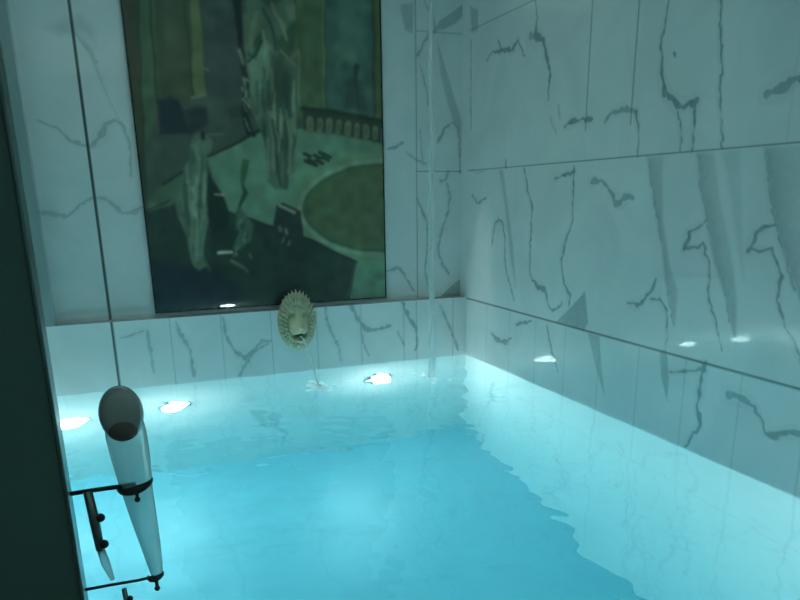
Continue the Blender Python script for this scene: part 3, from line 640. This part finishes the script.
# ------------------------------------------------------------------ hand shower in its rail beside the door edge
def shower():
    y = YN-.05; ax = -.018
    t = empty('hand_shower', (ax, y, .72)); tag(t, 'silver hand shower with dark oval head beside the dark door edge', 'hand shower')
    # handle with oval section, narrowing down
    bm = bmesh.new(); zs = [(.975, .018, -.002), (.965, .0245, -.002), (.945, .0265, -.001), (.915, .0255, .001), (.88, .0225, .003), (.862, .0205, .004), (.82, .0175, .008), (.78, .0140, .012), (.745, .0105, .015), (.728, .008, .016), (.722, .004, .016)]
    add_tube(bm, [(dx, .006, z-.72) for z, r_, dx in zs], [(r_, r_) for z, r_, dx in zs], 28); obj('handle', bm, M_SHOWER, t)
    # head: thick oval disc leaning towards the viewer
    bm = bmesh.new(); add_lathe(bm, [(.004, -.016), (.016, -.0155), (.024, -.0135), (.0285, -.009), (.0300, -.002), (.0300, .004), (.027, .010), (.02, .013)], (0, 0, 0), 'y', 44)
    rot = Matrix.Rotation(math.radians(-8), 4, 'X'); bmesh.ops.transform(bm, matrix=Matrix.Translation((-.003, -.030, .985-.72))@rot@Matrix.Diagonal((.89, 1, 1.20, 1)), verts=bm.verts)
    hd = obj('shower_head', bm, M_HEAD, t)
    bm = bmesh.new(); add_lathe(bm, [(.0300, -.0005), (.0308, .0), (.0308, .003), (.0300, .004)], (0, 0, 0), 'y', 44)
    bmesh.ops.transform(bm, matrix=Matrix.Translation((-.003, -.030, .985-.72))@rot@Matrix.Diagonal((.885, 1, 1.19, 1)), verts=bm.verts); obj('rim', bm, M_BLACKM, hd)
    bm = bmesh.new(); bmesh.ops.create_uvsphere(bm, u_segments=20, v_segments=12, radius=.016, matrix=Matrix.Translation((-.003, -.0475, .966-.72))@Matrix.Diagonal((1.12, .30, .80, 1))); obj('head_shade', bm, M_HEAD_SHADE, hd)  # added dark lobe in place of the reflection that darkens the lower head
    # bracket (fixed to the door edge)
    b = empty('shower_bracket', (-.098, y, .72)); tag(b, 'dark metal bracket with two arms holding the hand shower to door edge', 'bracket')
    for z, xe, r_ in ((.874, .080, .0032), (.728, .088, .0022)):
        bm = bmesh.new(); add_tube(bm, [(0, .004, z-.72-.002), (.03, 0, z-.72), (xe-.02, -.004, z-.72+.001), (xe+.004, -.006, z-.72+.003)], r_, 10); arm = obj('arm', bm, M_BLACKM, b)
        # open cup round the handle
        bm = bmesh.new(); n = 22; R0 = .0222 if z > .8 else .0105; cxx = .080+(.003 if z > .8 else .014); prof = []
        for k in range(n+1):
            a = math.radians(165+190*k/n); prof.append((cxx+R0*math.cos(a), .006+R0*math.sin(a), z-.72+(.004 if z > .8 else .002)*math.cos(a)-(.003 if z > .8 else .0015)*math.sin(math.pi*k/n)))
        add_tube(bm, prof, [(.0015+(.0048 if z > .8 else .003)*math.sin(math.pi*k/n)) for k in range(n+1)], 8); obj('holder_ring', bm, M_BLACKM, arm)
        bm = bmesh.new(); add_tube(bm, [(cxx, .006-R0, z-.72), (cxx, .006-R0-.002, z-.72-.014)], [.003, .0024], 8); bmesh.ops.create_uvsphere(bm, u_segments=12, v_segments=8, radius=.0042, matrix=Matrix.Translation((cxx, .004-R0, z-.72-.016))); obj('screw', bm, M_BLACKM, arm)
    bm = bmesh.new(); add_tube(bm, [(.022, -.002, .874-.72), (.025, -.004, .83-.72), (.027, -.004, .787-.72)], [.0062, .0068, .0058], 12); st = obj('slide_bar', bm, M_GREY, b)
    for z in (.835, .795):
        bm = bmesh.new(); bmesh.ops.create_uvsphere(bm, u_segments=14, v_segments=10, radius=.0062, matrix=Matrix.Translation((.033, -.006, z-.72))); obj('knob', bm, M_BLACKM, st)
    bm = bmesh.new(); add_tube(bm, [(.028, -.004, .785-.72), (.031, -.004, .765-.72), (.037, -.004, .738-.72)], [.0052, .006, .003], 12); obj('sparkle_sleeve', bm, M_SHOWER, st)  # added piece standing in for a bright reflected sparkle
    bm = bmesh.new(); add_tube(bm, [(.050, -.004, 0), (.052, -.004, -.05), (.054, -.004, -.12)], .0035, 10); lo = obj('lower_bar', bm, M_GREY, b)
    for z in (-.016, -.034):
        bm = bmesh.new(); bmesh.ops.create_uvsphere(bm, u_segments=12, v_segments=8, radius=.0045, matrix=Matrix.Translation((.056, -.006, z))); obj('knob', bm, M_BLACKM, lo)
m, nt, b = mat('clear_silver_plastic'); M_SHOWER = m
b.inputs['Base Color'].default_value = (.72, .86, .86, 1); b.inputs['Transmission Weight'].default_value = .6; b.inputs['Roughness'].default_value = .22; b.inputs['IOR'].default_value = 1.12; b.inputs['Specular IOR Level'].default_value = .8
shower()
